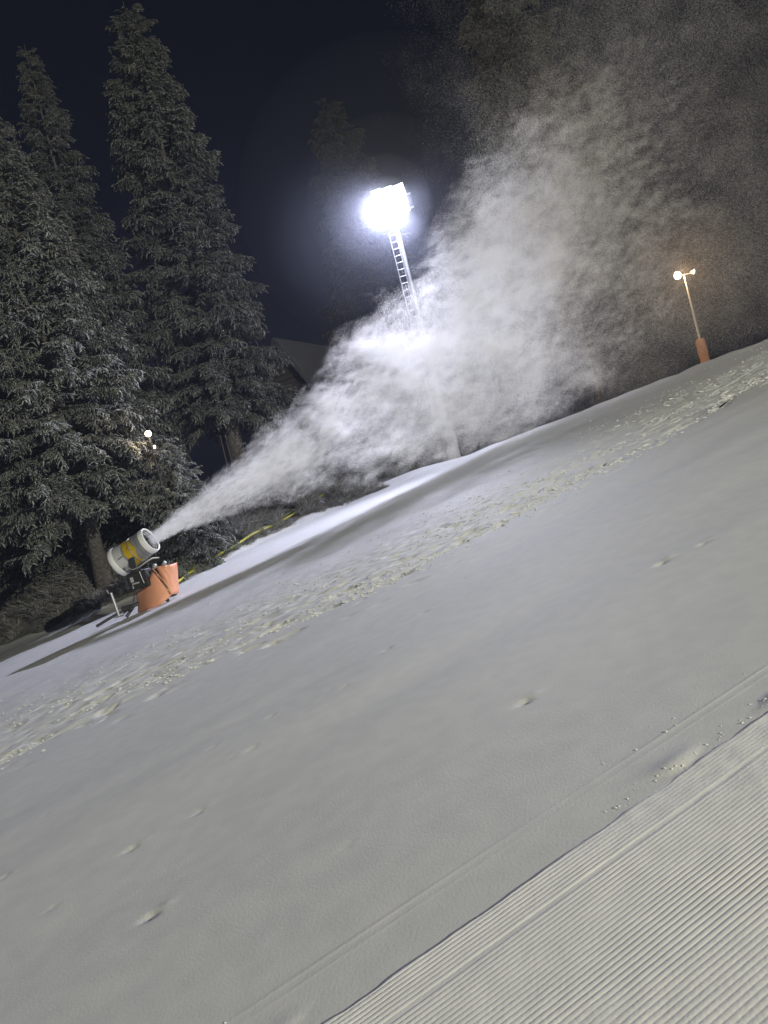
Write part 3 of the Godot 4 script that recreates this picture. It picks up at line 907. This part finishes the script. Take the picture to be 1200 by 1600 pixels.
func clods() -> void:                                        # broken lumps of snow left in the churned band and along its lower rut
	var st := SurfaceTool.new()
	var sp := SphereMesh.new()
	sp.radius = 0.5; sp.height = 1.0; sp.radial_segments = 7; sp.rings = 4
	var arr := sp.surface_get_arrays(0)
	var vv: PackedVector3Array = arr[Mesh.ARRAY_VERTEX]
	for i in vv.size(): vv[i] *= 1.0 + 0.8 * noise_c.get_noise_3dv(vv[i] * 60.0)
	arr[Mesh.ARRAY_VERTEX] = vv
	var am := ArrayMesh.new()
	am.add_surface_from_arrays(Mesh.PRIMITIVE_TRIANGLES, arr)
	st.begin(Mesh.PRIMITIVE_TRIANGLES)
	st.set_smooth_group(-1)
	for i in arr[Mesh.ARRAY_INDEX]: st.add_vertex(vv[i])
	st.generate_normals()
	var lump := st.commit()
	var r := RandomNumberGenerator.new()
	r.seed = 15
	var places := []
	for i in 16000:
		var s := r.randf_range(-6.0, 22.0)
		var rut := curve(RUT, s)
		var t := rut + absf(r.randfn()) * 2.4 - 0.2 if i % 5 else rut + r.randfn() * 0.25
		if noise_b.get_noise_2d(s * 6.0, t * 12.0) < -0.1: continue
		var p := plan(s, t)
		var z := 0.007 + 0.024 * pow(r.randf(), 3.0) * (2.0 if r.randf() < 0.05 else 1.0)
		places.append(Transform3D(Basis(Vector3.UP, r.randf() * TAU).scaled(Vector3(z * r.randf_range(1.2, 2.6), z * 0.7, z)), Vector3(p.x, height(s, t) + z * 0.08, -p.y)))
	for i in 900:                                            # crumbs along the edge of the corduroy
		var s := r.randf_range(-1.5, 6.0)
		var t := 2.31 + absf(r.randfn()) * 0.05 + (0.25 if r.randf() < 0.2 else 0.0)
		if noise_b.get_noise_1d(s * 14.0) < 0.0: continue
		var p := plan(s, t)
		var z := 0.002 + 0.006 * pow(r.randf(), 3.0)
		places.append(Transform3D(Basis(Vector3.UP, r.randf() * TAU).scaled(Vector3(z * 1.4, z, z)), Vector3(p.x, height(s, t) + z * 0.2, -p.y)))
	var mm := MultiMesh.new()
	mm.transform_format = MultiMesh.TRANSFORM_3D
	mm.mesh = lump
	mm.instance_count = places.size()
	for i in places.size(): mm.set_instance_transform(i, places[i])
	var o := MultiMeshInstance3D.new()
	o.name = "snow_crumbs"
	o.multimesh = mm
	o.material_override = M.snow
	add_child(o)
	tag(o, "crumbs and lumps of broken snow along the churned track", "snow crumbs", "", "stuff")

func hut() -> void:                                          # a steep-roofed timber hut, its gable to the slope
	var apex := Vector3(-3.3, 10.4, -42.0)
	var back := Vector3(2.39, 0, -4.6).normalized()
	var side := back.cross(Vector3.UP).normalized()          # to the right of the gable
	if side.x < 0: side = -side
	var root := thing("timber_hut", "dark steep-roofed timber hut behind the white plume", "hut", Vector3(apex.x, ground(apex.x, 42.0) - 0.4, apex.z))
	var top := apex.y - root.position.y
	var wide := top * 0.56
	var long := 9.0
	for sg in [-1.0, 1.0]:
		var foot: Vector3 = side * sg * wide
		var dir: Vector3 = Vector3(0, top, 0) - foot
		var L := dir.length()
		dir = dir / L
		var nrm := dir.cross(back).normalized()
		if nrm.y < 0: nrm = -nrm
		put("roof_slope", box(Vector3(long + 0.9, L + 0.2, 0.14), 0.02), M.roof, root, at(foot.lerp(Vector3(0, top, 0), 0.5) + back * long * 0.5 + nrm * 0.08, Basis(back, dir, back.cross(dir))))
		put("barge_board", box(Vector3(0.06, L + 0.3, 0.3), 0.012), M.roof, root, at(foot.lerp(Vector3(0, top, 0), 0.5) - back * 0.5 + nrm * 0.0, Basis(back, dir, back.cross(dir))))
	var y := 0.4
	var k := 0
	while y < top - 0.5:
		var half := wide * (1.0 - y / top) - 0.12
		put("gable_board", box(Vector3(half * 2.0, 0.27, 0.05), 0.01), M.wood, root, at(Vector3(0, y, 0) + back * (0.012 * (k % 3)), Basis(side, Vector3.UP, side.cross(Vector3.UP))))
		y += 0.3
		k += 1
	put("gable_beam", box(Vector3(wide * 0.9, 0.2, 0.12), 0.02), M.roof, root, at(Vector3(0, top * 0.45, 0) - back * 0.1, Basis(side, Vector3.UP, side.cross(Vector3.UP))))
	put("ridge_cap", tube([Vector3(0, top + 0.12, 0) - back * 0.5, Vector3(0, top + 0.12, 0) + back * (long + 0.4)], [0.08], 8), M.roof, root)

func hose(called: String, label: String, way: Array, aside: float, r: float, m: Material) -> void:
	var line := []
	var pts := way.map(func(q): 
		var p := plan(q[0], curve(EDGE, q[0]) + q[1] + aside + 0.1 * sin(q[0] * 3.0 + aside * 20.0))
		return Vector3(p.x, 0, -p.y))
	for k in pts.size() - 1:
		for i in 6:
			var f := i / 6.0
			var q: Vector3 = smooth(pts, k, f)
			line.append(Vector3(q.x, ground(q.x, -q.z) + 0.13 + 0.03 * sin(q.x * 2.1), q.z))
	tag(put(called, tube(line, [r], 8), m, self), label, "hose")

func _ready() -> void:
	# ---- camera: a phone held 14 degrees off level
	var cam := Camera3D.new()
	cam.name = "camera"
	cam.fov = rad_to_deg(2.0 * atan(800.0 / 1200.0))
	cam.near = 0.05
	cam.far = 600.0
	cam.rotation.z = deg_to_rad(-14.0)
	add_child(cam)
	cam.current = true
	# ---- night air
	var env := Environment.new()
	env.background_mode = Environment.BG_SKY
	var sky_mat := ProceduralSkyMaterial.new()
	sky_mat.sky_top_color = Color(0.0012, 0.002, 0.0058).linear_to_srgb()
	sky_mat.sky_horizon_color = Color(0.0045, 0.006, 0.0115).linear_to_srgb()
	sky_mat.ground_bottom_color = Color(0.004, 0.004, 0.005).linear_to_srgb()
	sky_mat.ground_horizon_color = Color(0.0045, 0.006, 0.0115).linear_to_srgb()
	sky_mat.sky_curve = 0.25
	var sky := Sky.new()
	sky.sky_material = sky_mat
	env.sky = sky
	env.tonemap_mode = Environment.TONE_MAPPER_LINEAR
	env.tonemap_exposure = 1.0
	env.fog_enabled = true
	env.fog_density = 0.0008
	env.fog_light_color = Color(0.8, 0.86, 1.0)
	env.volumetric_fog_enabled = true
	env.volumetric_fog_density = 0.0
	env.sdfgi_enabled = true
	env.ssao_enabled = true
	env.ssil_enabled = true
	var we := WorldEnvironment.new()
	we.name = "night_air"
	we.environment = env
	add_child(we)

	noise_a.seed = 3; noise_a.frequency = 0.05; noise_a.fractal_octaves = 3
	noise_b.seed = 8; noise_b.frequency = 0.05; noise_b.fractal_octaves = 2
	noise_c.seed = 14; noise_c.frequency = 0.05; noise_c.fractal_octaves = 3
	noise_d.seed = 23; noise_d.frequency = 0.05; noise_d.fractal_type = FastNoiseLite.FRACTAL_NONE
	for n in [noise_a, noise_b, noise_c, noise_d]: n.noise_type = FastNoiseLite.TYPE_SIMPLEX_SMOOTH
	rng.seed = 1
	materials()
	M.sprays = [spray_mesh(1, 0.38, 0.5), spray_mesh(2, 0.52, 0.75), spray_mesh(4, 0.3, 0.35)]

	# ---- the floodlights: the one in view, and the one behind the viewer that lights the foreground
	var white := Color(0.89, 0.9, 1.0)
	flood_mast("floodlight_mast", "tall steel floodlight mast with ladder and blazing white lamps above the plume", 3.6, 34.0, 12.8, Vector3(-0.3, -0.3, 0.8), white, [[-0.5, 0.1], [0.0, 0.1], [0.5, 0.1], [-0.5, 0.74], [0.0, 0.74], [0.5, 0.74]], [[0.12, Vector3(-0.48, -0.5, 0.72), 760.0, 39.0], [0.2, Vector3(0.05, -0.97, 0.22), 170.0, 42.0], [0.3, Vector3(0.45, -0.6, 0.5), 38.0, 70.0]])
	flood_mast("floodlight_mast", "steel floodlight mast behind the viewer that lights the near snow", 23.0, -22.0, 9.4, Vector3(-0.5, -0.1, -0.8), Color(1.0, 0.985, 0.9), [[-0.62, 0.1], [0.0, 0.1], [0.62, 0.1], [0.0, 0.82]], [[0.0, Vector3(-0.5, -0.03, -0.86), 1750.0, 70.0]])
	# ---- the slope
	var near_s := [[-90, -10, 5.0], [-10, -4, 0.3], [-4, -1.6, 0.06], [-1.6, 4.0, 0.035], [4.0, 9.0, 0.08], [9.0, 26.0, 0.5], [26.0, 130.0, 6.0]]
	sheet("groomed_snow", steps([[-90, -10, 5.0], [-10, -3, 0.3], [-3, -1, 0.05], [-1.0, 3.6, 0.02], [3.6, 9.0, 0.12], [9.0, 26.0, 0.6], [26.0, 130.0, 6.0]]), steps([[0.7, 2.33, 0.0195 / 8.0]]), "freshly groomed snow pressed into straight ribs", M.pale_snow, 5)
	sheet("near_slope", steps([[-90, -10, 5.0], [-10, 26, 0.4], [26.0, 130.0, 6.0]]), steps([[-90, -8, 4.0], [-8, 0.7, 0.05]]), "groomed snow around the viewer", M.pale_snow)
	sheet("snow_slope", steps(near_s), steps([[2.33, 2.7, 0.006], [2.7, 5.8, 0.022], [5.8, 7.0, 0.012]]), "smooth old snow with scattered dents", M.snow, 1)
	sheet("churned_snow", steps([[-90, -12, 5.0], [-12, -6, 0.3], [-6, -3, 0.08], [-3, 9, 0.04], [9, 22, 0.065], [22, 30, 0.3], [30, 130, 6.0]]), steps([[7.0, 13.0, 0.03], [13.0, 19.0, 0.07]]), "snow churned into ruts and lumps across the slope", M.snow, 2)
	sheet("far_slope", steps([[-90, -12, 4.0], [-12, 30, 0.16], [30, 130, 6.0]]), steps([[19.0, 32.0, 0.14], [32.0, 45.0, 0.7], [45.0, 160.0, 6.0]]), "smooth bright snow rising to the edge of the piste", M.snow, 4)
	sheet("grassy_bank", steps([[-26.0, -10.0, 0.5], [-10.0, 9.0, 0.15]]), steps([[0.5, 5.0, 0.14], [5.0, 22.0, 0.6]]), "rimed turf bank under the trees", M.turf, 3, 0.03)
	clods()
	# ---- trees
	spruce("spruce", "broad frosted spruce at the left edge, its bare trunk behind the snow gun", -10.5, 28.0, 17.6, {"seed": 11, "radius": 4.3, "low": 0.19, "trunk": 0.3, "tone": 1.15})
	spruce("spruce", "tallest frosted spruce, its tip at the top of the sky", -5.67, 34.0, 24.7, {"seed": 12, "radius": 3.5, "low": 0.2, "power": 0.6, "trunk": 0.42, "tone": 0.85})
	spruce("spruce", "slender frosted spruce with a thin spire between the two bigger spruces", -9.8, 32.0, 22.5, {"seed": 13, "radius": 3.0, "low": 0.06, "power": 0.85, "tone": 0.9})
	spruce("spruce", "frosted spruce cut off by the left border of the picture", -13.6, 33.0, 20.3, {"seed": 14, "radius": 3.4, "low": 0.06, "tone": 0.8})
	spruce("young_spruce", "small rimed spruce below the lamp beside the jet of snow", -6.95, 27.0, 4.3, {"seed": 15, "radius": 1.7, "low": 0.02, "trunk": 0.07, "gap": 0.22, "tone": 1.35, "spray": 0.8})
	spruce("spruce", "faint spruce behind the floodlight, its needles toned down for the haze", 2.9, 52.0, 28.2, {"seed": 16, "radius": 5.5, "low": 0.1, "dense": 0.7, "gap": 0.5, "spray": 1.3, "tone": 0.5})  # low tone: haze put into the needle colour by darkening it
	spruce("spruce", "rimed spruce high in the mist at the upper right", 14.2, 46.0, 34.0, {"seed": 17, "radius": 7.0, "low": 0.45, "trunk": 0.13, "bark": M.wood, "dense": 0.55, "gap": 0.7, "spray": 1.4, "tone": 0.75})  # dark wood hides the trunk against the night; low tone stands for mist
	brush()
	# ---- things
	hut()
	snow_gun()
	drifting_snow()
	small_lamp("lamp_post", "lamp post with two warm lamps and an orange padded foot on the far right", 25.39, 56.0, 11.5, 22.0, Color(1, 0.82, 0.62), 1.3, 6.75 - ground(25.39, 56.0))
	small_lamp("lamp_post", "warm lamp glimmering through the middle of the white plume", 5.6, 64.0, 12.0, 90.0, Color(1, 0.82, 0.55), 2.2, 2.0, false, null, M.lamp_far)
	small_lamp("lamp_post", "small lamp shining between the spruces above the snow gun", -7.19, 26.4, 4.52, 0.8, Color(1, 0.85, 0.7), 0.5, 0.0, false, null, M.lamp_small)
	var way := [[1.63, -4.6], [2.3, -1.6], [3.1, 0.15], [4.6, 0.35], [6.2, 0.8], [8.0, 1.5], [9.6, 2.6], [11.5, 4.5]]
	hose("hose", "yellow hose lying along the bank uphill from the snow gun", way, 0.0, 0.04, M.hose)
	hose("hose", "dark green hose beside the yellow one", way, 0.17, 0.04, M.hose_green)
	for k in [[-5.5, "left one of two thin bare poles behind the plume"], [-5.3, "right one of two thin bare poles behind the plume"]]:
		var p := thing("pole", k[1], "pole", Vector3(k[0], ground(k[0], 30.0) - 0.1, -30.0), 0.0, "thin poles behind the plume")
		put("shaft", tube([Vector3.ZERO, Vector3(0, 3.7, 0)], [0.03, 0.022], 8), M.wood, p)
		put("cap", tube([Vector3(0, 3.69, 0), Vector3(0, 3.73, 0)], [0.035], 8), M.dark_steel, p)
	# ---- mist shells added for the bloom and haze round the lamps
	for k in 4:
		var w := 1.1 * pow(1.8, k)
		mist("halo_mist", "pale mist shells added for the glare and haze round the floodlight", Vector3(3.4, 13.1, -33.6), Vector3(w, w, w) * 2.0, 0.075 * pow(0.38, k), Color(0.9, 0.92, 1.0))
	for k in 1:
		var w := 5.0
		mist("halo_mist", "warm mist shell added for the glow round the far lamp post", Vector3(25.3, 11.3, -55.5), Vector3(w, w, w) * 2.0, 0.009, Color(0.97, 0.95, 0.92))
